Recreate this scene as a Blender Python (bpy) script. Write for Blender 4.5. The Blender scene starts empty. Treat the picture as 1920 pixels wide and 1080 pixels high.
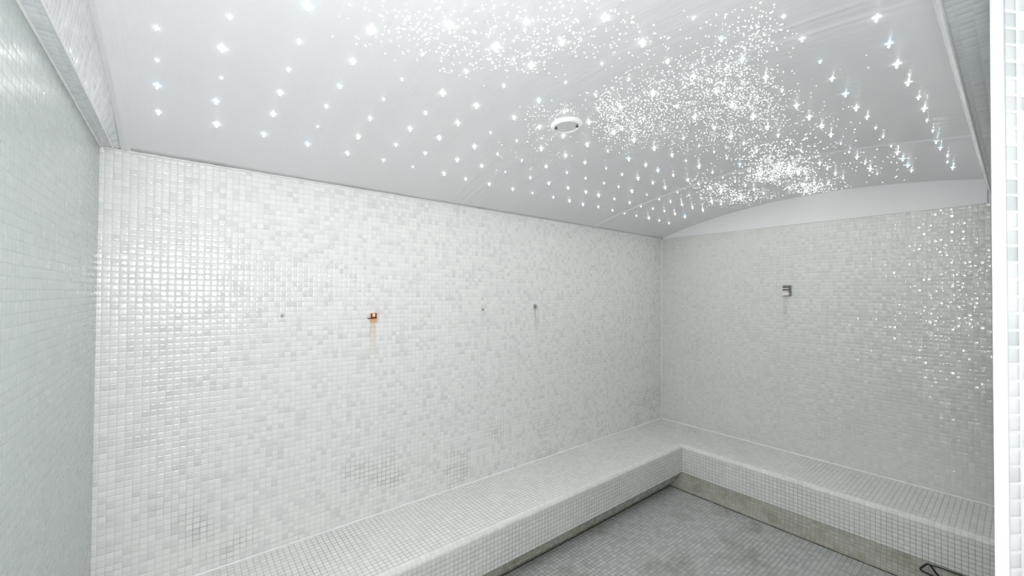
import bpy, bmesh, math, random
from mathutils import Vector, Matrix

random.seed(7)
SC = bpy.context.scene
COL = SC.collection
H = 1.526                       # eye height above the floor

# ------------------------------------------------------------------ camera
cam = bpy.data.cameras.new('camera')
cam.sensor_width = 36.0
cam.lens = 765.76 / 1920 * 36.0
cam.clip_start = 0.02
cam_o = bpy.data.objects.new('camera', cam)
COL.objects.link(cam_o)
R_ = Vector((0.77822974, -0.62793809, 0.00722625))
U_ = Vector((-0.01450168, -0.00646609, 0.99987394))
F_ = Vector((0.62781221, 0.77823643, 0.01413826))
m = Matrix((R_, U_, -F_)).transposed().to_4x4()
m.translation = Vector((0, 0, H))
cam_o.matrix_world = m
SC.camera = cam_o

# ------------------------------------------------------------------ light
world = bpy.data.worlds.new('hall_daylight')
SC.world = world
world.use_nodes = True
bg = world.node_tree.nodes['Background']
bg.inputs['Color'].default_value = (0.93, 0.97, 1.0, 1)
bg.inputs['Strength'].default_value = 0.13

def area(name, loc, rot, sx, sy, power, color):
    l = bpy.data.lights.new(name, 'AREA')
    l.shape = 'RECTANGLE'
    l.size, l.size_y = sx, sy
    l.energy = power
    l.color = color
    o = bpy.data.objects.new(name, l)
    o.location = loc
    o.rotation_euler = rot
    COL.objects.link(o)
    return o

# light of the bright hall, coming in through the open doorway behind the camera
hl = area('hall_light', (0.12, -0.03, 1.60), (math.radians(94), 0, math.radians(-8)), 0.40, 0.44, 2.0, (1.0, 0.985, 0.98))
hl.data.spread = math.radians(150)
pl = bpy.data.lights.new('glint_lamp', 'POINT')      # unseen point lamp added at the doorway for glints in the mosaic
pl.energy = 13.0
pl.shadow_soft_size = 0.065
pl.color = (1.0, 1.0, 1.0)
plo = bpy.data.objects.new('glint_lamp', pl)
plo.location = (-0.10, -0.012, 1.64)
COL.objects.link(plo)

SC.view_settings.view_transform = 'Standard'
SC.view_settings.look = 'None'
SC.view_settings.gamma = 1
SC.view_settings.use_curve_mapping = False
SC.view_settings.exposure = 1.45

# ------------------------------------------------------------------ room numbers
L = 3.579        # end wall
D = 2.15         # long wall
W = -0.248       # left wall
ZT = 2.065       # top of the tiles
ZB = 0.344       # bench seat
FY = 1.671       # front of long arm of bench
FX = 3.078       # front of end arm of bench
VX = -0.188      # left limit of the vault
VY = 0.127       # near limit of the vault
RV, YC, ZA = 4.2, 0.85, 2.271
JX, JY = 0.87, 0.0200   # door jamb corner
PITCH = 0.0235

def vz(y):
    return ZA - (RV - math.sqrt(RV * RV - (y - YC) ** 2))

def vn(y):       # downward normal of the vault
    n = Vector((0, -(y - YC), -math.sqrt(RV * RV - (y - YC) ** 2)))
    return n.normalized()

# ------------------------------------------------------------------ node helper
class NT:
    def __init__(s, name):
        s.m = bpy.data.materials.new(name)
        s.m.use_nodes = True
        s.t = s.m.node_tree
        s.b = s.t.nodes['Principled BSDF']
    def n(s, typ, **k):
        x = s.t.nodes.new(typ)
        for a, v in k.items():
            setattr(x, a, v)
        return x
    def lk(s, a, b):
        s.t.links.new(a, b)
    def _in(s, sock, v):
        if isinstance(v, bpy.types.NodeSocket):
            s.lk(v, sock)
        else:
            sock.default_value = v
    def math(s, op, a, b=0.0, c=0.0, clamp=False):
        x = s.n('ShaderNodeMath', operation=op, use_clamp=clamp)
        s._in(x.inputs[0], a); s._in(x.inputs[1], b); s._in(x.inputs[2], c)
        return x.outputs[0]
    def vmath(s, op, a, b=(0, 0, 0)):
        x = s.n('ShaderNodeVectorMath', operation=op)
        s._in(x.inputs[0], a); s._in(x.inputs[1], b)
        return x.outputs[0]
    def step(s, v, lo, hi, a=0.0, b=1.0):
        x = s.n('ShaderNodeMapRange', interpolation_type='SMOOTHSTEP')
        s._in(x.inputs[0], v)
        x.inputs[1].default_value = lo; x.inputs[2].default_value = hi
        x.inputs[3].default_value = a; x.inputs[4].default_value = b
        return x.outputs[0]
    def mix(s, f, a, b):
        x = s.n('ShaderNodeMix', data_type='RGBA')
        s._in(x.inputs[0], f)
        for i, v in ((6, a), (7, b)):
            if isinstance(v, tuple): v = (*v, 1)
            s._in(x.inputs[i], v)
        return x.outputs[2]
    def noise(s, vec, scale, detail=2.0, rough=0.5):
        x = s.n('ShaderNodeTexNoise')
        s._in(x.inputs['Vector'], vec)
        x.inputs['Scale'].default_value = scale
        x.inputs['Detail'].default_value = detail
        x.inputs['Roughness'].default_value = rough
        return x.outputs['Fac']

def mosaic(name, cols, grout, grout_dark, tilt=0.05, flat=0.05, rim=0.45, rough=0.10,
           grout_w=0.455, dark_rng=(0.5, 0.7), stains=(), pitch=PITCH, spec=0.5, low_z=None, grime=None):
    """Pillowed glass mosaic: every tile has its own tone and its own slight tilt."""
    t = NT(name)
    uv = t.n('ShaderNodeUVMap').outputs[0]
    sc = t.vmath('MULTIPLY', uv, (1 / pitch, 1 / pitch, 0))
    cell = t.vmath('FLOOR', sc)
    fr = t.vmath('SUBTRACT', t.vmath('FRACTION', sc), (0.5, 0.5, 0))
    wn = t.n('ShaderNodeTexWhiteNoise', noise_dimensions='3D')
    t.lk(t.vmath('ADD', cell, (0.5, 0.5, 3.0)), wn.inputs['Vector'])
    rnd = wn.outputs['Value']
    rs = t.n('ShaderNodeSeparateColor'); t.lk(wn.outputs['Color'], rs.inputs[0])
    fs = t.n('ShaderNodeSeparateXYZ'); t.lk(fr, fs.inputs[0])
    fx, fy = fs.outputs[0], fs.outputs[1]
    # tile tone
    ramp = t.n('ShaderNodeValToRGB')
    ramp.color_ramp.interpolation = 'CONSTANT'
    e = ramp.color_ramp.elements
    while len(e) < len(cols): e.new(0.5)
    for i, (p, c) in enumerate(cols):
        e[i].position = p; e[i].color = (*c, 1)
    t.lk(rnd, ramp.inputs[0])
    # slow drift of tone over the wall (wear, limescale)
    n1 = t.noise(uv, 1.7, 3)
    # grout mask
    mx = t.math('MAXIMUM', t.math('ABSOLUTE', fx), t.math('ABSOLUTE', fy))
    gm = t.step(mx, grout_w, grout_w + 0.02)
    nd = t.step(t.noise(uv, 2.6, 4, 0.6), *dark_rng)
    if low_z:
        sep = t.n('ShaderNodeSeparateXYZ'); t.lk(uv, sep.inputs[0])
        nd = t.math('MULTIPLY', nd, t.step(sep.outputs[1], low_z[0], low_z[1], 1.0, 0.0))
    gcol = t.mix(nd, grout, grout_dark)
    col = t.mix(gm, ramp.outputs[0], gcol)
    if grime:      # broad deposits of dirt with their own ragged outline
        sep = t.n('ShaderNodeSeparateXYZ'); t.lk(uv, sep.inputs[0])
        k = t.step(t.noise(uv, grime[1], 4, 0.65), grime[2], grime[3], 0.0, grime[4])
        col = t.mix(k, col, grime[0])
    if stains:     # run-off stains below fixings: x, top, bottom, half width, colour, amount
        sep = t.n('ShaderNodeSeparateXYZ'); t.lk(uv, sep.inputs[0])
        wob = t.math('MULTIPLY', t.math('SUBTRACT', t.noise(uv, 25.0, 2), 0.5), 0.02)
        for (sx, zt_, zb_, hw, c, amt) in stains:
            dx = t.math('ABSOLUTE', t.math('SUBTRACT', t.math('ADD', sep.outputs[0], wob), sx))
            a = t.step(dx, hw * 0.3, hw, 1.0, 0.0)
            b = t.step(sep.outputs[1], zb_, zb_ + (zt_ - zb_) * 0.85)
            c2 = t.step(sep.outputs[1], zt_, zt_ + 0.006, 1.0, 0.0)
            f = t.math('MULTIPLY', t.math('MULTIPLY', a, b), t.math('MULTIPLY', c2, amt))
            f = t.math('MULTIPLY', f, t.step(t.noise(uv, 60.0, 2), 0.3, 0.6, 0.5, 1.0))
            f = t.math('MULTIPLY', f, t.math('ADD', 0.55, t.math('MULTIPLY', gm, 0.9)), clamp=True)
            col = t.mix(f, col, c)
    t.lk(col, t.b.inputs['Base Color'])
    # surface slope of the pillowed tile, tangent space
    def slope(f, r):
        p = t.math('MULTIPLY', f, 2.1)
        p3 = t.math('POWER', t.math('ABSOLUTE', p), 5.0)
        p3 = t.math('MULTIPLY', t.math('SIGN', f), p3)
        a = t.math('MULTIPLY', p3, rim)
        b = t.math('MULTIPLY', f, flat * 2)
        c = t.math('MULTIPLY', t.math('SUBTRACT', r, 0.5), tilt * 2)
        # cube the random tilt so most tiles are nearly true and a few stand out
        return t.math('ADD', t.math('ADD', a, b), c)
    inv = t.math('SUBTRACT', 1.0, gm)
    sx_ = t.math('MULTIPLY', slope(fx, rs.outputs[0]), inv)
    sy_ = t.math('MULTIPLY', slope(fy, rs.outputs[1]), inv)
    cmb = t.n('ShaderNodeCombineXYZ')
    t.lk(sx_, cmb.inputs[0]); t.lk(sy_, cmb.inputs[1]); cmb.inputs[2].default_value = 1.0
    nn = t.vmath('NORMALIZE', cmb.outputs[0])
    enc = t.vmath('ADD', t.vmath('MULTIPLY', nn, (0.5, 0.5, 0.5)), (0.5, 0.5, 0.5))
    nm = t.n('ShaderNodeNormalMap'); t.lk(enc, nm.inputs['Color'])
    t.lk(nm.outputs[0], t.b.inputs['Normal'])
    rr = t.math('ADD', rough, t.math('MULTIPLY', gm, 0.6))
    rr = t.math('ADD', rr, t.math('MULTIPLY', rs.outputs[2], 0.05))
    t.lk(rr, t.b.inputs['Roughness'])
    t.b.inputs['Specular IOR Level'].default_value = spec
    return t.m

def plain(name, col, rough=0.5, metal=0.0, spec=0.5, var=0.06, scale=30.0, emit=None, strength=0.0):
    t = NT(name)
    tc = t.n('ShaderNodeTexCoord').outputs['Object']
    n = t.noise(tc, scale, 3)
    t.lk(t.mix(n, tuple(c * (1 - var) for c in col), tuple(min(1, c * (1 + var)) for c in col)), t.b.inputs['Base Color'])
    t.b.inputs['Roughness'].default_value = rough
    t.b.inputs['Metallic'].default_value = metal
    t.b.inputs['Specular IOR Level'].default_value = spec
    if emit:
        t.b.inputs['Emission Color'].default_value = (*emit, 1)
        t.b.inputs['Emission Strength'].default_value = strength
    return t.m

def ceiling_paint():
    t = NT('ceiling_paint')
    uv = t.n('ShaderNodeUVMap').outputs[0]
    st = t.vmath('MULTIPLY', uv, (7.0, 1.2, 1))      # brushed streaks run across the vault
    n = t.noise(st, 3.0, 4, 0.6)
    n2 = t.noise(uv, 1.3, 2)
    t.lk(t.mix(n2, (0.86, 0.85, 0.87), (0.885, 0.875, 0.895)), t.b.inputs['Base Color'])
    b = t.n('ShaderNodeBump'); b.inputs['Strength'].default_value = 0.35
    b.inputs['Distance'].default_value = 0.01
    t.lk(n, b.inputs['Height']); t.lk(b.outputs[0], t.b.inputs['Normal'])
    t.b.inputs['Roughness'].default_value = 0.32
    t.b.inputs['Specular IOR Level'].default_value = 0.5
    return t.m

WALLC = [(0.0, (0.82, 0.82, 0.81)), (0.42, (0.785, 0.79, 0.78)), (0.66, (0.74, 0.745, 0.735)), (0.82, (0.84, 0.84, 0.83)), (0.94, (0.70, 0.71, 0.70))]
M = {}
M['long'] = mosaic('long_wall_mosaic', WALLC, (0.74, 0.75, 0.74), (0.20, 0.21, 0.20), tilt=0.035, flat=0.04,
    dark_rng=(0.50, 0.62), low_z=(0.45, 0.85),
    stains=((0.790, 1.405, 1.16, 0.026, (0.62, 0.46, 0.28), 0.8),
            (1.944, 1.450, 1.24, 0.010, (0.22, 0.22, 0.18), 0.8),
            (1.965, 1.440, 1.10, 0.030, (0.55, 0.55, 0.45), 0.5),
            (1.495, 1.425, 1.36, 0.022, (0.50, 0.49, 0.40), 0.5),
            (0.362, 1.43, 1.40, 0.028, (0.45, 0.46, 0.45), 0.5)))
ENDC = [(0.0, (0.73, 0.735, 0.71)), (0.45, (0.71, 0.72, 0.69)), (0.75, (0.75, 0.75, 0.73)), (0.92, (0.68, 0.695, 0.67))]
M['end'] = mosaic('end_wall_mosaic', ENDC, (0.66, 0.67, 0.64), (0.40, 0.41, 0.38), tilt=0.12, flat=0.035, rim=0.25, rough=0.06, spec=1.0, dark_rng=(0.5, 0.75),
    stains=((1.115, 1.52, 1.15, 0.020, (0.44, 0.40, 0.33), 0.55),))
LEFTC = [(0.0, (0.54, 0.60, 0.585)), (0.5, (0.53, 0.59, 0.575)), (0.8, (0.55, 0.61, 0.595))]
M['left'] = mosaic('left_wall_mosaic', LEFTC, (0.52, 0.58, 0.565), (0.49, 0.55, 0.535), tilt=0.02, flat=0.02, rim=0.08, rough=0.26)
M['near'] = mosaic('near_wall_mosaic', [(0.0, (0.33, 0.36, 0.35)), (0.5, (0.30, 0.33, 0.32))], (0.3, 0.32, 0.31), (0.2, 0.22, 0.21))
M['soffit'] = mosaic('soffit_mosaic', [(0.0, (0.74, 0.77, 0.79)), (0.5, (0.72, 0.76, 0.77)), (0.8, (0.77, 0.79, 0.82))],
    (0.70, 0.73, 0.74), (0.62, 0.65, 0.66), tilt=0.06, flat=0.05, rim=0.15, rough=0.12)
M['seat'] = mosaic('bench_mosaic', [(0.0, (0.80, 0.80, 0.78)), (0.4, (0.77, 0.77, 0.75)), (0.8, (0.83, 0.825, 0.805))],
    (0.50, 0.50, 0.48), (0.22, 0.23, 0.21), tilt=0.06, flat=0.05, dark_rng=(0.35, 0.65), rough=0.16)
M['nose'] = mosaic('bench_edge_mosaic', [(0.0, (0.78, 0.79, 0.77)), (0.6, (0.74, 0.75, 0.73))],
    (0.66, 0.67, 0.65), (0.5, 0.5, 0.48), tilt=0.06, flat=0.05, rough=0.14)
M['kick'] = mosaic('kick_mosaic', [(0.0, (0.50, 0.50, 0.44)), (0.5, (0.46, 0.46, 0.41))],
    (0.33, 0.33, 0.28), (0.2, 0.19, 0.15), tilt=0.05, flat=0.05, rough=0.25, grime=((0.30, 0.27, 0.20), 6.0, 0.45, 0.7, 0.7))
M['floor'] = mosaic('floor_mosaic', [(0.0, (0.50, 0.52, 0.51)), (0.4, (0.45, 0.465, 0.46)), (0.8, (0.54, 0.555, 0.55))],
    (0.22, 0.225, 0.21), (0.08, 0.085, 0.07), tilt=0.05, flat=0.05, dark_rng=(0.4, 0.65), rough=0.22,
    grime=((0.20, 0.19, 0.15), 2.2, 0.50, 0.72, 0.6))
M['jamb'] = mosaic('jamb_mosaic', [(0.0, (0.88, 0.885, 0.88)), (0.5, (0.84, 0.85, 0.845)), (0.8, (0.78, 0.80, 0.80))],
    (0.93, 0.93, 0.93), (0.92, 0.92, 0.92), tilt=0.05, flat=0.08, rough=0.12, grout_w=0.41)
M['paint'] = ceiling_paint()
M['gable'] = plain('gable_plaster', (0.87, 0.86, 0.87), 0.6, var=0.02, scale=4)
M['trim'] = plain('white_sealant', (0.84, 0.85, 0.85), 0.3, var=0.05, scale=60)
M['gloss'] = plain('glossy_bead', (0.84, 0.86, 0.86), 0.07, var=0.05, scale=60)
M['jambtrim'] = plain('white_edge_trim', (0.92, 0.94, 0.96), 0.35, var=0.01)
M['band'] = plain('plaster_band', (0.82, 0.82, 0.83), 0.45, var=0.02)
M['dirt'] = plain('dirty_sealant', (0.075, 0.06, 0.04), 0.7, var=0.5, scale=18)
M['white_plastic'] = plain('white_plastic', (0.92, 0.92, 0.92), 0.35, var=0.01)
M['lens'] = plain('frosted_lens', (0.80, 0.80, 0.80), 0.45, var=0.02)
M['black'] = plain('black_rubber', (0.018, 0.022, 0.02), 0.5, var=0.3)
M['clip'] = plain('grey_clip', (0.14, 0.14, 0.14), 0.4, metal=0.6)
M['rust'] = plain('rusty_metal', (0.80, 0.40, 0.22), 0.8, var=0.35, scale=160)
M['rustpale'] = plain('pale_rusted_plaster', (0.86, 0.66, 0.52), 0.8, var=0.15, scale=160)
M['rustdark'] = plain('dark_rust', (0.10, 0.028, 0.015), 0.8, var=0.4, scale=160)
M['steel'] = plain('dull_steel', (0.27, 0.26, 0.24), 0.45, metal=0.5, var=0.1)
M['cap'] = plain('cream_plastic', (0.80, 0.79, 0.74), 0.4)
M['fibre_end'] = plain('lit_fibre_end', (0.9, 0.9, 0.9), 0.2, var=0, emit=(1.0, 0.995, 0.98), strength=1500)
M['star_w'] = plain('white_star_tip', (0.9, 0.9, 0.9), 0.2, var=0, emit=(1.0, 1.0, 1.0), strength=3.2)
M['star_b'] = plain('pale_blue_star_tip', (0.9, 0.9, 0.9), 0.2, var=0, emit=(0.42, 0.74, 1.0), strength=4.2)
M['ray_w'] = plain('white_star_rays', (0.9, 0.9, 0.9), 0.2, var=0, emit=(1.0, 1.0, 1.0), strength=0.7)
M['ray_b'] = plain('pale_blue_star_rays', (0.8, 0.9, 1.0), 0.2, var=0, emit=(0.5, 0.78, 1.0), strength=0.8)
M['speck'] = plain('glowing_speck', (0.9, 0.9, 0.9), 0.3, var=0, emit=(1.0, 1.0, 1.0), strength=0.8)
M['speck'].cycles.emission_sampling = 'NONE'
for k in ('ray_w', 'ray_b'): M[k].cycles.emission_sampling = 'NONE'

# ------------------------------------------------------------------ mesh helpers
def finish(name, bm, mat, parent=None, smooth=False, uv=True, kind=None):
    bmesh.ops.remove_doubles(bm, verts=bm.verts, dist=1e-6)
    bm.normal_update()
    if uv:
        lay = bm.loops.layers.uv.verify()
        for f in bm.faces:
            if f.tag: continue
            n = f.normal; a = [abs(c) for c in n]
            for l in f.loops:
                c = l.vert.co
                if a[0] >= a[1] and a[0] >= a[2]: l[lay].uv = (c.y, c.z)
                elif a[1] >= a[2]: l[lay].uv = (c.x, c.z)
                else: l[lay].uv = (c.x, c.y)
    me = bpy.data.meshes.new(name)
    bm.to_mesh(me); bm.free()
    for mt in (mat if isinstance(mat, (list, tuple)) else [mat]): me.materials.append(mt)
    if smooth:
        for p in me.polygons: p.use_smooth = True
    o = bpy.data.objects.new(name, me)
    COL.objects.link(o)
    if parent: o.parent = parent
    if kind: o['kind'] = kind
    return o

def box(bm, lo, hi):
    v = [bm.verts.new((x, y, z)) for x in (lo[0], hi[0]) for y in (lo[1], hi[1]) for z in (lo[2], hi[2])]
    for f in ((0, 1, 3, 2), (4, 6, 7, 5), (0, 4, 5, 1), (2, 3, 7, 6), (0, 2, 6, 4), (1, 5, 7, 3)):
        bm.faces.new([v[i] for i in f])

def sbox(name, lo, hi, mat, **k):
    bm = bmesh.new(); box(bm, lo, hi)
    return finish(name, bm, mat, **k)

def prism(name, poly, z0, z1, mat, **k):        # horizontal polygon, extruded in z
    bm = bmesh.new()
    a = [bm.verts.new((x, y, z0)) for x, y in poly]
    b = [bm.verts.new((x, y, z1)) for x, y in poly]
    n = len(poly)
    bm.faces.new(a); bm.faces.new(b[::-1])
    for i in range(n): bm.faces.new((a[i], b[i], b[(i + 1) % n], a[(i + 1) % n]))
    bmesh.ops.recalc_face_normals(bm, faces=bm.faces)
    for f in bm.faces: f.tag = False
    return finish(name, bm, mat, **k)

def tube_bm(bm, pts, r, seg=10, rfun=None):
    pts = [Vector(p) for p in pts]
    rings = []
    for i, p in enumerate(pts):
        d = (pts[min(i + 1, len(pts) - 1)] - pts[max(i - 1, 0)]).normalized()
        u = d.orthogonal().normalized() if not rings else (pu - d * pu.dot(d)).normalized()
        pu = u
        w = d.cross(u)
        rr = rfun(i) if rfun else r
        rings.append([bm.verts.new(p + (u * math.cos(2 * math.pi * k / seg) + w * math.sin(2 * math.pi * k / seg)) * rr) for k in range(seg)])
    for a, b in zip(rings, rings[1:]):
        for k in range(seg): bm.faces.new((a[k], a[(k + 1) % seg], b[(k + 1) % seg], b[k]))
    bm.faces.new(rings[0][::-1]); bm.faces.new(rings[-1])

def tag(o, label, cat, group=None):
    o['label'] = label; o['category'] = cat
    if group: o['group'] = group
    return o

def empty(name, loc):
    o = bpy.data.objects.new(name, None); o.location = loc
    o.empty_display_size = 0.05
    COL.objects.link(o); return o

# ------------------------------------------------------------------ room shell
T = 0.12
Y0 = -0.28
S = dict(kind='structure')
sbox('floor', (W - T, Y0, -T), (L + T, D + T, 0), M['floor'], **S)
sbox('wall_back', (W - T, D, 0), (L + T, D + T, 2.6), M['long'], **S)
sbox('wall_right', (L, Y0, 0), (L + T, D, ZT), M['end'], **S)
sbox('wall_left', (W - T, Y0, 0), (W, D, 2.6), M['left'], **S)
# near wall beside the doorway, its reveal splays outward
wf = prism('wall_front', [(JX + 0.004, JY), (L, JY), (L, Y0), (JX + 0.004 + 0.30 * 1.55, Y0)], 0, ZT, [M['jamb'], M['near']], **S)
for p_ in wf.data.polygons:
    if p_.normal.x < -0.3 and p_.normal.y < -0.3:
        for li in p_.loop_indices:                   # tiles laid out along the splayed reveal
            c = wf.data.vertices[wf.data.loops[li].vertex_index].co
            wf.data.uv_layers[0].data[li].uv = (math.hypot(c.x - JX - 0.004, c.y - JY) - 0.0158, c.z)
    if p_.normal.y > 0.9: p_.material_index = 1      # unseen room side, mosaic darkened to cut bounce light at the right

# door edge trim: rounded white bead along the arris of the reveal
bm = bmesh.new()
tube_bm(bm, [(JX + 0.0052, JY - 0.0042, 0), (JX + 0.0052, JY - 0.0042, ZT)], 0.0068, 20)
finish('trim_1', bm, M['jambtrim'], smooth=True, uv=False, kind='structure')

# gable over the end wall, plain plaster under the vault
bm = bmesh.new()
ys = [VY - 0.02 + (D - VY + 0.02) * i / 48 for i in range(49)]
lo0 = [bm.verts.new((L, y, ZT)) for y in ys]; hi0 = [bm.verts.new((L, y, max(vz(y) + 0.03, ZT + 0.002))) for y in ys]
lo1 = [bm.verts.new((L + T, y, ZT)) for y in ys]; hi1 = [bm.verts.new((L + T, y, max(vz(y) + 0.03, ZT + 0.002))) for y in ys]
for i in range(48):
    bm.faces.new((lo0[i], lo0[i + 1], hi0[i + 1], hi0[i])); bm.faces.new((lo1[i + 1], lo1[i], hi1[i], hi1[i + 1]))
    bm.faces.new((hi0[i], hi0[i + 1], hi1[i + 1], hi1[i])); bm.faces.new((lo0[i + 1], lo0[i], lo1[i], lo1[i + 1]))
bmesh.ops.recalc_face_normals(bm, faces=bm.faces)
finish('wall_right_gable', bm, M['gable'], **S)

# vaulted ceiling with real thickness; soft ridges where the panels join
def ridge(x, y):
    z = 0.0
    z += 0.0075 * math.exp(-((x - 2.578 - 0.012 * math.sin(y * 5)) / 0.012) ** 2)
    z += 0.0016 * math.exp(-((x - 1.235 - 0.02 * math.sin(y * 3)) / 0.010) ** 2)
    z += 0.0016 * math.exp(-((x - 1.310 - 0.012 * math.sin(y * 4)) / 0.009) ** 2)
    z += 0.0008 * math.sin(x * 9 + y * 2) + 0.0006 * math.sin(x * 23 + y)
    return z
bm = bmesh.new()
xs = []
x = VX - 0.01
while x < L + 0.02:
    xs.append(x)
    x += 0.004 if (abs(x - 2.578) < 0.05 or 1.19 < x < 1.36) else 0.03
xs.append(L + 0.05)
NY = 64
yy = [0.08 + (D + 0.0 - 0.08) * i / NY for i in range(NY + 1)]
lay = bm.loops.layers.uv.verify()
grid = [[bm.verts.new((x, y, vz(y) - ridge(x, y))) for y in yy] for x in xs]
top = [[bm.verts.new((x, y, vz(y) + 0.05)) for y in yy] for x in xs]
for i in range(len(xs) - 1):
    for j in range(NY):
        f = bm.faces.new((grid[i][j], grid[i][j + 1], grid[i + 1][j + 1], grid[i + 1][j]))
        f.tag = True
        for l in f.loops: l[lay].uv = (l.vert.co.x, l.vert.co.y)
        bm.faces.new((top[i][j], top[i + 1][j], top[i + 1][j + 1], top[i][j + 1]))
for i in range(len(xs) - 1):
    bm.faces.new((grid[i][0], grid[i + 1][0], top[i + 1][0], top[i][0]))
    bm.faces.new((grid[i + 1][NY], grid[i][NY], top[i][NY], top[i + 1][NY]))
for j in range(NY):
    bm.faces.new((grid[0][j + 1], grid[0][j], top[0][j], top[0][j + 1]))
    bm.faces.new((grid[-1][j], grid[-1][j + 1], top[-1][j + 1], top[-1][j]))
finish('ceiling', bm, M['paint'], smooth=True, **S)

# tiled bulkheads: flat soffit and sloping face, left and above the doorway wall
def bulk(name, rows, mat):
    """rows: list of cross-section polylines (soffit outer, soffit inner, crease at vault); each a list of points along the run"""
    bm = bmesh.new(); lay = bm.loops.layers.uv.verify()
    vs = [[bm.verts.new(p) for p in r] for r in rows]
    v = 0.0
    for a in range(len(rows) - 1):
        w = max((Vector(rows[a][i]) - Vector(rows[a + 1][i])).length for i in range(len(rows[a])))
        u = 0.0
        for i in range(len(rows[a]) - 1):
            du = (Vector(rows[0][i + 1]) - Vector(rows[0][i])).length
            f = bm.faces.new((vs[a][i], vs[a + 1][i], vs[a + 1][i + 1], vs[a][i + 1]))
            f.tag = True
            def wv(p0, p1): return (Vector(p0) - Vector(p1)).length
            uvs = ((u, v), (u, v + wv(rows[a][i], rows[a + 1][i])), (u + du, v + wv(rows[a][i + 1], rows[a + 1][i + 1])), (u + du, v))
            for l, t_ in zip(f.loops, uvs): l[lay].uv = t_
            u += du
        v += w
    o = finish(name, bm, mat, uv=False, kind='structure')
    return o

def solid_bulk(name, sec, runs, mat):
    """sec(t) gives closed cross-section; runs are stations t"""
    rows_t = [sec(t) for t in runs]
    n = len(rows_t[0])
    bm = bmesh.new(); lay = bm.loops.layers.uv.verify()
    vs = [[bm.verts.new(p) for p in s] for s in rows_t]
    acc = [0.0]
    for a in range(n): acc.append(acc[-1] + (Vector(rows_t[0][a]) - Vector(rows_t[0][(a + 1) % n])).length)
    for i in range(len(runs) - 1):
        for a in range(n):
            b = (a + 1) % n
            try:
                f = bm.faces.new((vs[i][a], vs[i][b], vs[i + 1][b], vs[i + 1][a]))
            except ValueError:
                continue
            f.tag = True
            w0 = (Vector(rows_t[i][a]) - Vector(rows_t[i][b])).length
            w1 = (Vector(rows_t[i + 1][a]) - Vector(rows_t[i + 1][b])).length
            for l, t_ in zip(f.loops, ((runs[i], acc[a]), (runs[i], acc[a] + w0), (runs[i + 1], acc[a] + w1), (runs[i + 1], acc[a]))):
                l[lay].uv = t_
    bm.faces.new(vs[0][::-1]); bm.faces.new(vs[-1])
    bmesh.ops.recalc_face_normals(bm, faces=bm.faces)
    return finish(name, bm, mat, uv=False, kind='structure')

N = 40
solid_bulk('trim_2', lambda y: [(W, y, ZT), (-0.212, y, ZT), (VX, y, max(vz(y) + 0.004, ZT + 0.0005)), (VX - 0.005, y, 2.35), (W, y, 2.35)],
           [Y0 + (D - Y0) * i / N for i in range(N + 1)], M['soffit'])
solid_bulk('trim_3', lambda x: [(x, Y0, ZT), (x, 0.085, ZT), (x, 0.122, vz(VY) + 0.004), (x, 0.115, 2.35), (x, Y0, 2.35)],
           [-0.20 + (L + 0.20) * i / N for i in range(N + 1)], M['soffit'])
# pale plaster band where the vault meets the left bulkhead
solid_bulk('trim_4', lambda y: [(VX - 0.002, y, vz(y) - 0.004), (-0.176, y, vz(y) - 0.0055), (-0.163, y, vz(y) - 0.0005), (-0.163, y, vz(y) + 0.01), (VX - 0.002, y, vz(y) + 0.01)],
           [0.13 + (D - 0.005 - 0.13) * i / N for i in range(N + 1)], M['band'])
# narrow bead along the top of the long wall tiles, and one in the room corner
def bead(name, pts, r, mat, seg=8):
    bm = bmesh.new()
    P = []
    for a, b in zip(pts, pts[1:]):
        a, b = Vector(a), Vector(b); n = max(2, int((b - a).length / 0.02))
        P += [a.lerp(b, i / n) for i in range(n)]
    P.append(Vector(pts[-1]))
    rnd = random.Random(len(name) + int(r * 1e5))
    tube_bm(bm, P, r, seg, rfun=lambda i: r * rnd.uniform(0.75, 1.2))
    return finish(name, bm, mat, smooth=True, uv=False, kind='structure')
bead('trim_5', [(W + 0.01, D - 0.001, ZT - 0.002), (L - 0.003, D - 0.001, ZT - 0.002)], 0.0045, M['trim'])
bead('trim_6', [(L - 0.001, D - 0.001, ZB + 0.003), (L - 0.001, D - 0.001, ZT)], 0.0045, M['trim'])
bead('trim_7', [(W + 0.01, D - 0.001, ZB + 0.003), (L - 0.004, D - 0.001, ZB + 0.003)], 0.0065, M['trim'])
bead('trim_8', [(L - 0.001, 0.03, ZB + 0.003), (L - 0.001, D - 0.004, ZB + 0.003)], 0.0065, M['trim'])
bead('trim_9', [(W + 0.01, FY + 0.092, 0.002), (FX - 0.004, FY + 0.092, 0.002)], 0.0055, M['dirt'])
bead('trim_10', [(FX - 0.022, 0.03, 0.001), (FX - 0.020, FY + 0.088, 0.001)], 0.0035, M['dirt'])
bead('trim_12', [(W + 0.002, 0.9, ZT - 0.001), (W + 0.002, D - 0.01, ZT - 0.001)], 0.0042, M['gloss'])
bead('trim_13', [(-0.2115, 0.9, ZT - 0.001), (-0.2115, D - 0.01, ZT - 0.001)], 0.0034, M['gloss'])
bead('trim_14', [(0.5, 0.0855, ZT - 0.0005), (L - 0.01, 0.0855, ZT - 0.0005)], 0.0034, M['gloss'])
bead('trim_11', [(L - 0.002, 0.115, ZT - 0.001), (L - 0.002, D - 0.004, ZT - 0.001)], 0.0028, M['gable'])

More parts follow.
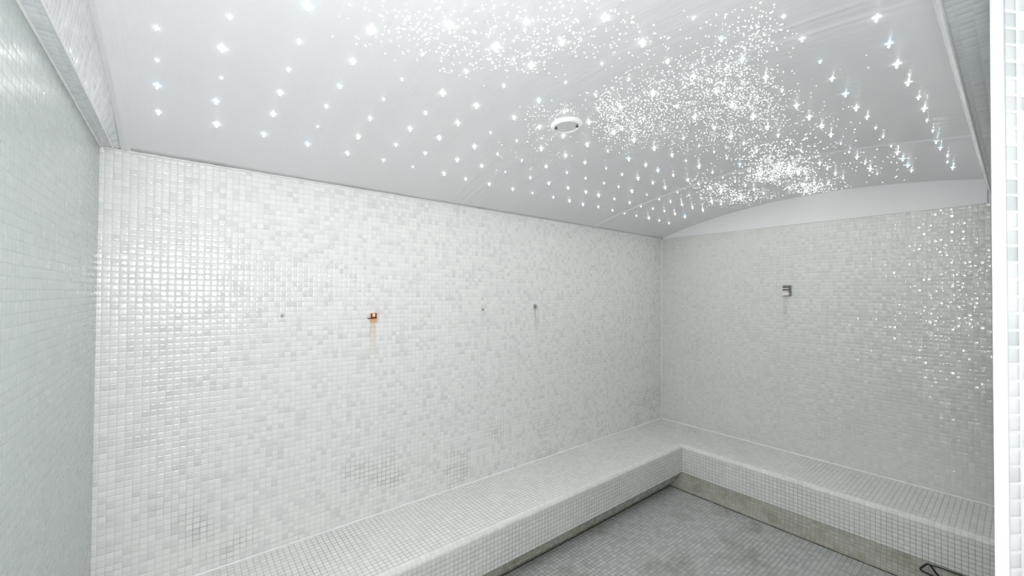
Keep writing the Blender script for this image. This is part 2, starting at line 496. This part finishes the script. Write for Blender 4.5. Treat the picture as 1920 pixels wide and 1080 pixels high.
# ------------------------------------------------------------------ L-shaped bench
bench = empty('tiled_bench', (2.0, 1.9, 0))
tag(bench, 'low L-shaped white mosaic bench along the long wall and end wall', 'bench')
bench_inv = Matrix.Translation((-2.0, -1.9, 0))
RN = 0.030
def lstrip(name, prof, mat, closed=False, smooth=False):
    """prof: list of (inset long arm, inset end arm, z); swept along the L-shaped front with a mitre"""
    bm = bmesh.new(); lay = bm.loops.layers.uv.verify()
    rows = []
    for (da, db, z) in prof:
        rows.append([(W + 0.001, FY + da, z), (FX + db, FY + da, z), (FX + db, 0.021, z)])
    vs = [[bm.verts.new(bench_inv @ Vector(p)) for p in r] for r in rows]
    v = 0.0
    for a in range(len(rows) - 1 + (1 if closed else 0)):
        b = (a + 1) % len(rows)
        w = (Vector(rows[a][0]) - Vector(rows[b][0])).length
        for i in range(2):
            f = bm.faces.new((vs[a][i], vs[a][i + 1], vs[b][i + 1], vs[b][i]))
            f.tag = True
            for l, (r_, k) in zip(f.loops, ((a, i), (a, i + 1), (b, i + 1), (b, i))):
                p = rows[r_][k]
                s = p[0] if i == 0 else -p[1]
                l[lay].uv = (s, v if r_ == a else v + w)
        v += w
    if closed:
        bm.faces.new([r[0] for r in vs]); bm.faces.new([r[2] for r in vs][::-1])
    bmesh.ops.recalc_face_normals(bm, faces=bm.faces)
    o = finish(name, bm, mat, parent=bench, uv=False, smooth=smooth)
    return o
WA, WE = D - FY, L - FX
def arc(c, r, n, a0, a1):
    return [(c[0] - r * math.sin(a0 + (a1 - a0) * i / n), c[1] + r * math.cos(a0 + (a1 - a0) * i / n)) for i in range(n + 1)]
KZ = 0.127
lstrip('seat', [(WA - 0.001, WE - 0.001, ZB), (RN, RN, ZB), (RN, RN, ZB - 0.05), (WA - 0.001, WE - 0.001, ZB - 0.05)], M['seat'], closed=True)
nose = [(d, d, z) for d, z in arc((RN, ZB - RN), RN, 8, 0, math.pi / 2)]
lstrip('rounded_edge', nose + [(RN, RN, ZB - RN)], M['nose'], closed=True, smooth=False)
lstrip('front_panel', [(0.001, 0.001, ZB - RN), (0.001, 0.001, KZ + 0.006), (0.010, 0.008, KZ), (0.06, 0.06, KZ), (0.06, 0.06, ZB - RN)], M['seat'], closed=True)
lstrip('toe_kick', [(0.014, 0.008, KZ), (0.040, -0.004, 0.06), (0.094, -0.018, 0.0), (0.2, 0.1, 0.0), (0.2, 0.1, KZ)], M['kick'], closed=True)

# ------------------------------------------------------------------ fixings on the walls
def cyl_bm(bm, c, axis, r, h, seg=24, r2=None):
    axis = Vector(axis).normalized(); r2 = r if r2 is None else r2
    u = axis.orthogonal().normalized(); w = axis.cross(u); c = Vector(c)
    a = [bm.verts.new(c + (u * math.cos(2 * math.pi * k / seg) + w * math.sin(2 * math.pi * k / seg)) * r) for k in range(seg)]
    b = [bm.verts.new(c + axis * h + (u * math.cos(2 * math.pi * k / seg) + w * math.sin(2 * math.pi * k / seg)) * r2) for k in range(seg)]
    for k in range(seg): bm.faces.new((a[k], b[k], b[(k + 1) % seg], a[(k + 1) % seg]))
    bm.faces.new(a); bm.faces.new(b[::-1])
    bmesh.ops.recalc_face_normals(bm, faces=bm.faces)

def frame_bm(bm, w, h, t, d):       # square rim standing on the wall plane y=0, facing -y
    box(bm, (-w / 2, -d, h / 2 - t), (w / 2, 0, h / 2)); box(bm, (-w / 2, -d, -h / 2), (w / 2, 0, -h / 2 + t))
    box(bm, (-w / 2, -d, -h / 2 + t), (-w / 2 + t, 0, h / 2 - t)); box(bm, (w / 2 - t, -d, -h / 2 + t), (w / 2, 0, h / 2 - t))

# rusty fixing
e = tag(empty('rusty_fixing', (0.790, D, 1.398)), 'rusty orange metal fixing on long wall with rust run below', 'fixing')
bm = bmesh.new(); box(bm, (-0.017, -0.003, -0.026), (0.021, 0, 0.021)); finish('back_plate', bm, M['rust'], e)
bm = bmesh.new(); box(bm, (-0.014, -0.009, -0.006), (0.016, -0.004, -0.001)); box(bm, (-0.030, -0.006, -0.009), (0.013, -0.001, -0.005)); finish('bracket_bar', bm, M['rustdark'], e)
bm = bmesh.new(); box(bm, (-0.013, -0.0085, -0.002), (-0.009, -0.004, 0.020)); box(bm, (0.009, -0.0085, -0.002), (0.014, -0.004, 0.021)); finish('bracket_arm', bm, M['rustdark'], e)
bm = bmesh.new(); cyl_bm(bm, (0.000, -0.003, 0.009), (0, -1, 0), 0.008, 0.006, 12); finish('screw_head', bm, M['rustpale'], e, uv=False)

def fixing(name, x, z, s, label, mat):
    e = tag(empty(name, (x, D, z)), label, 'fixing')
    bm = bmesh.new(); frame_bm(bm, s, s * 1.35, s * 0.13, 0.004); finish('rim', bm, mat, e)
    bm = bmesh.new(); cyl_bm(bm, (0, 0, 0), (0, -1, 0), s * 0.2, 0.007, 12); finish('screw_head', bm, M['steel'], e, uv=False)
    return e
fixing('wall_fixing', 1.944, 1.436, 0.022, 'dark grey screw fixing on long wall nearest the end wall corner', M['steel'])
fixing('wall_fixing', 1.495, 1.424, 0.020, 'faint pale screw fixing between the rusty one and the dark one', M['seat'])
fixing('wall_fixing', 0.362, 1.416, 0.026, 'pale grey fixing left of the rusty one on the long wall', M['gable'])

# small sensor on the end wall, local x runs along the wall, faces -x in the world
e = tag(empty('wall_sensor', (L, 1.104, 1.565)), 'small metal louvred sensor with cream cap on the end wall', 'sensor')
e.rotation_euler = (0, 0, math.radians(-90))
bm = bmesh.new(); box(bm, (-0.026, -0.004, -0.042), (0.030, 0, 0.040)); finish('back_plate', bm, M['steel'], e)
bm = bmesh.new(); box(bm, (-0.024, -0.020, -0.012), (0.018, -0.004, 0.036))
bmesh.ops.bevel(bm, geom=bm.edges[:], offset=0.003, segments=2, affect='EDGES'); finish('housing', bm, M['steel'], e)
for k in range(4):
    bm = bmesh.new(); box(bm, (-0.022, -0.026, -0.006 + k * 0.010), (0.016, -0.019, -0.001 + k * 0.010)); finish('louvre', bm, M['clip'] if k % 2 else M['gable'], e)
bm = bmesh.new(); box(bm, (-0.024, -0.026, -0.038), (0.018, -0.004, -0.010))
bmesh.ops.bevel(bm, geom=bm.edges[:], offset=0.003, segments=2, affect='EDGES'); finish('cap', bm, M['cap'], e)

# loose black cable loop hanging out under the lip of the end bench
e = tag(empty('black_cable', (FX, 0.30, KZ - 0.02)), 'loose black cable looped out under the end bench lip near the doorway', 'cable')
lp = [(FX - .012, .262, .075), (FX - .016, .280, .098), (FX - .018, .297, .122), (FX - .018, .309, .1245), (FX - .020, .322, .108), (FX - .022, .333, .092), (FX - .022, .331, .083),
      (FX - .020, .318, .078), (FX - .018, .300, .075), (FX - .016, .280, .070), (FX - .012, .262, .068)]
def spline(pts, n=6):
    P = [Vector(p) for p in pts]; P = [P[0] * 2 - P[1]] + P + [P[-1] * 2 - P[-2]]; o = []
    for i in range(1, len(P) - 2):
        for k in range(n):
            t = k / n; a, b, c, d = P[i - 1:i + 3]
            o.append(0.5 * ((2 * b) + (c - a) * t + (2 * a - 5 * b + 4 * c - d) * t * t + (3 * b - a - 3 * c + d) * t ** 3))
    o.append(P[-2]); return o
off = Vector((FX, 0.30, KZ - 0.02))
bm = bmesh.new(); tube_bm(bm, [p - off for p in spline(lp)], 0.0046, 8); finish('loop', bm, M['black'], e, smooth=True, uv=False)
bm = bmesh.new(); tube_bm(bm, [p - off for p in spline([(FX - .010, .300, .121), (FX - .006, .27, .1235), (FX - .005, .22, .1235), (FX - .005, .15, .124), (FX - .004, .08, .124)])], 0.0036, 8)
finish('tail', bm, M['black'], e, smooth=True, uv=False)

# ------------------------------------------------------------------ round ceiling fitting
fy = 1.213
fn = vn(fy)
fc = Vector((1.272, fy, vz(fy)))
e = tag(empty('ceiling_fitting', fc), 'round white fitting with recessed grey disc on the vaulted ceiling', 'ceiling fitting')
e.rotation_euler = Vector((0, 0, -1)).rotation_difference(fn).to_euler()
def lathe(name, prof, mat, parent, seg=48):     # prof (r, depth below ceiling)
    bm = bmesh.new()
    rings = [[bm.verts.new((r * math.cos(2 * math.pi * k / seg), r * math.sin(2 * math.pi * k / seg), -z)) for k in range(seg)] for r, z in prof]
    n = len(prof)
    for i in range(n):
        a, b = rings[i], rings[(i + 1) % n]
        for k in range(seg): bm.faces.new((a[k], a[(k + 1) % seg], b[(k + 1) % seg], b[k]))
    bmesh.ops.recalc_face_normals(bm, faces=bm.faces)
    return finish(name, bm, mat, parent, smooth=True, uv=False)
lathe('bezel', [(0.066, -0.002), (0.067, 0.004), (0.065, 0.010), (0.060, 0.015), (0.055, 0.0165), (0.0505, 0.016), (0.048, 0.012), (0.048, -0.002)], M['white_plastic'], e)
bm = bmesh.new(); cyl_bm(bm, (0, 0, 0), (0, 0, -1), 0.0445, 0.012, 48); finish('disc', bm, M['lens'], e, uv=False)
for a in (-44, 136):
    bm = bmesh.new()
    c = Vector((math.cos(math.radians(a)), math.sin(math.radians(a)), 0)) * 0.0445
    box(bm, (c.x - 0.004, c.y - 0.005, -0.0165), (c.x + 0.004, c.y + 0.005, -0.006))
    finish('clip', bm, M['clip'], e)

# ------------------------------------------------------------------ star lights in a regular grid
XS = [-.070, .085, .245, .401, .560, .720, .868, 1.040, 1.185, 1.336, 1.505, 1.657, 1.828, 1.984, 2.122, 2.281, 2.443, 2.590, 2.748, 2.908, 3.062, 3.222]
YS = [1.864, 1.720, 1.580, 1.440, 1.295, 1.138, .985, .838, .688, .529, .377, .219]
BLUE = [(0.09, 1.29), (0.24, 1.14), (1.05, 0.53), (1.53, 0.23), (1.86, 0.38), (1.22, 0.53), (1.36, 0.53), (0.58, 1.32), (0.09, 1.71), (1.55, 0.38), (1.72, 0.38), (2.57, 0.21), (2.76, 0.22), (2.89, 0.22), (3.05, 0.22), (3.24, 0.23), (2.61, 0.52), (2.99, 0.69), (2.45, 0.52), (2.93, 0.37), (3.05, 0.37), (2.74, 1.85), (3.06, 1.86), (3.18, 1.85), (3.21, 1.72), (2.17, 1.3), (1.83, 1.29), (1.65, 1.59), (1.66, 1.72), (1.8, 1.87), (1.33, 1.72), (-0.07, 1.71), (0.4, 1.44), (0.24, 1.87), (0.4, 1.88), (1.04, 1.15), (2.11, 1.87), (1.83, 1.44), (3.23, 1.12), (2.47, 0.98)]
ORD = 'first second third fourth fifth sixth seventh eighth ninth tenth eleventh twelfth thirteenth fourteenth fifteenth sixteenth seventeenth eighteenth nineteenth twentieth twenty-first twenty-second'.split()

def star_mesh(name, tip_mat, ray_mat):
    bm = bmesh.new()
    arms = 8
    ring = []
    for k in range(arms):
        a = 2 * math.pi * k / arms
        r = 0.0105 if k % 2 == 0 else 0.0032  # glowing arms added to imitate the flare around the tip
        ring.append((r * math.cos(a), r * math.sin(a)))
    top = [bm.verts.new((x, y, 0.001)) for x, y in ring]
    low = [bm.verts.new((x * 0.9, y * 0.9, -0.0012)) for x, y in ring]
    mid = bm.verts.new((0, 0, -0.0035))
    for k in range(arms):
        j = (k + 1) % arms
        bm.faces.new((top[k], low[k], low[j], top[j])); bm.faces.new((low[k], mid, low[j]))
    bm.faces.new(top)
    nf = len(bm.faces)
    bmesh.ops.create_uvsphere(bm, u_segments=10, v_segments=6, radius=0.0031, matrix=Matrix.Translation((0, 0, -0.0085)))
    cyl_bm(bm, (0, 0, -0.001), (0, 0, -1), 0.0016, 0.007, 8)
    bmesh.ops.recalc_face_normals(bm, faces=bm.faces)
    bm.faces.ensure_lookup_table()
    for i, f in enumerate(bm.faces):
        f.material_index = 1 if i < nf else 0
        if i >= nf and f.normal.z < -0.9 and f.calc_center_median().z < -0.0095: f.material_index = 2   # the fibre shines downward
    me = bpy.data.meshes.new(name); bm.to_mesh(me); bm.free()
    me.materials.append(tip_mat); me.materials.append(ray_mat); me.materials.append(M['fibre_end'])
    return me
SM = {'white': star_mesh('star_light', M['star_w'], M['ray_w']), 'pale blue': star_mesh('star_light', M['star_b'], M['ray_b'])}

def visible(p, mx=0.0):
    v = Vector(p) - Vector((0, 0, H)); d = v.dot(F_)
    if d <= 0: return False
    x = v.dot(R_) / d * 765.76; y = v.dot(U_) / d * 765.76
    return abs(x) < 960 + mx and abs(y) < 540 + mx
rs = random.Random(3)
for j, y in enumerate(YS):
    for i, x in enumerate(XS):
        px, py = x + rs.uniform(-.006, .006), y + rs.uniform(-.006, .006)
        if math.hypot(px - 1.272, py - 1.213) < 0.085: continue
        p = Vector((px, py, vz(py) - ridge(px, py)))
        if not visible(p): continue
        c = 'pale blue' if any(math.hypot(x - bx, y - by) < 0.05 for bx, by in BLUE) else 'white'
        o = bpy.data.objects.new('star_light', SM[c])
        COL.objects.link(o)
        o.location = p
        q = Vector((0, 0, -1)).rotation_difference(vn(py))
        o.rotation_mode = 'QUATERNION'
        o.rotation_quaternion = q
        s = rs.choice((0.5, 0.65, 0.8, 0.95, 1.05))
        o.scale = (s, s, s)
        tag(o, '%s star light, %s row out from long wall, %s from white gable' % (c, ORD[j], ORD[len(XS) - 1 - i]),
            'star light', 'star lights in the vaulted ceiling')

# fine specks, given emission by their material, scattered in a drifting band along the crown of the vault
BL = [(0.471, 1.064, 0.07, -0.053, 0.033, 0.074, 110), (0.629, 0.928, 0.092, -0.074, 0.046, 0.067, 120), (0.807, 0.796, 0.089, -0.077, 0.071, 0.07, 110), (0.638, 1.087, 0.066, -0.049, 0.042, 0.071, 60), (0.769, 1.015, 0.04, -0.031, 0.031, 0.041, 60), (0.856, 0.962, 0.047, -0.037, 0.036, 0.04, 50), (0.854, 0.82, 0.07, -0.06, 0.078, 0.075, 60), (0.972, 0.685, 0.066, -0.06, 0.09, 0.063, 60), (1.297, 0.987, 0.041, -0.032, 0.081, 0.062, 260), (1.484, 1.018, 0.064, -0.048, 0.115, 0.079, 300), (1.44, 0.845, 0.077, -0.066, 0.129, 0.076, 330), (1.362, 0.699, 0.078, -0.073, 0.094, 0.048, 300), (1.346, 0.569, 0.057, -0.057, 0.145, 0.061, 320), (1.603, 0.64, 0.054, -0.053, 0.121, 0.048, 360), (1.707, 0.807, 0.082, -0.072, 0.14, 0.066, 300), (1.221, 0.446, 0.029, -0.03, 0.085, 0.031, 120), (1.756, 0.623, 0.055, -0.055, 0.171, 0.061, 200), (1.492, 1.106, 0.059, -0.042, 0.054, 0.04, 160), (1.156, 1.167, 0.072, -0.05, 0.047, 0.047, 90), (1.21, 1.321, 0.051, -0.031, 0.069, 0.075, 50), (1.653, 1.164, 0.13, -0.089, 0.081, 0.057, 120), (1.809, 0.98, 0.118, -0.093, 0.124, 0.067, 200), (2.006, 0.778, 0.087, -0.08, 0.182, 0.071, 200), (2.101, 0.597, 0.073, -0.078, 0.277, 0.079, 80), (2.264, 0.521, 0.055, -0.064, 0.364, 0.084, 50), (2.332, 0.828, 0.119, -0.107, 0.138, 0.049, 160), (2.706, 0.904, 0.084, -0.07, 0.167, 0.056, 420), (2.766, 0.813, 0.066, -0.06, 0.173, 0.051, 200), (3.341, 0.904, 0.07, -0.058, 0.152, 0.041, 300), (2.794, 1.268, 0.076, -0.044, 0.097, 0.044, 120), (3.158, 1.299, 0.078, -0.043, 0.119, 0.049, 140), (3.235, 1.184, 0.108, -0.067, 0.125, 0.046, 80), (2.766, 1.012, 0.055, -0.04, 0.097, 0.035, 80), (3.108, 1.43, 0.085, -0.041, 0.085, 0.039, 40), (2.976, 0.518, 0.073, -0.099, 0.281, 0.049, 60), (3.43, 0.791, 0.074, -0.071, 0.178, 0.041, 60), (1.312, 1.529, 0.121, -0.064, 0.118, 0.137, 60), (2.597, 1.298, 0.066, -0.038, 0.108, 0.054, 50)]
verts, faces = [], []
rs = random.Random(11)
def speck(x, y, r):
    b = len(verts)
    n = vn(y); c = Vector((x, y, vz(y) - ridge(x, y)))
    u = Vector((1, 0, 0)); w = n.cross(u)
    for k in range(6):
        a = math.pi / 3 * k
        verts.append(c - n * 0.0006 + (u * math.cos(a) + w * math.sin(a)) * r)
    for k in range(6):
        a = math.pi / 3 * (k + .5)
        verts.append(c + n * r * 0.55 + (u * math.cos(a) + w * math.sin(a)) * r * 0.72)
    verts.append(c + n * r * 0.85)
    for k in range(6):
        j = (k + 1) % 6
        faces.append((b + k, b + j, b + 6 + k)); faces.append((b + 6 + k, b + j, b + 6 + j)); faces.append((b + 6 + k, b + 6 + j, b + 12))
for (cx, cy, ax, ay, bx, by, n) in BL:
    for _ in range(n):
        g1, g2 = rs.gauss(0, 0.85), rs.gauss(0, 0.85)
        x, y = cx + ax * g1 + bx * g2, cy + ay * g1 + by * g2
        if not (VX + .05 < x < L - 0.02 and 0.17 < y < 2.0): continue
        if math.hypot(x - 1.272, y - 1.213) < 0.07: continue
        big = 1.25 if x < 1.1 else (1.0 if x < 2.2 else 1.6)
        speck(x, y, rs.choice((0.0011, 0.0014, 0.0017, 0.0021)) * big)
me = bpy.data.meshes.new('glowing_specks')
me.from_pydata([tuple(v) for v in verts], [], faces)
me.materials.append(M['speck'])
o = bpy.data.objects.new('glowing_specks', me)
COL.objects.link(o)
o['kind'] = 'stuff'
tag(o, 'fine white glowing specks in a drifting band across the vaulted ceiling', 'lights')
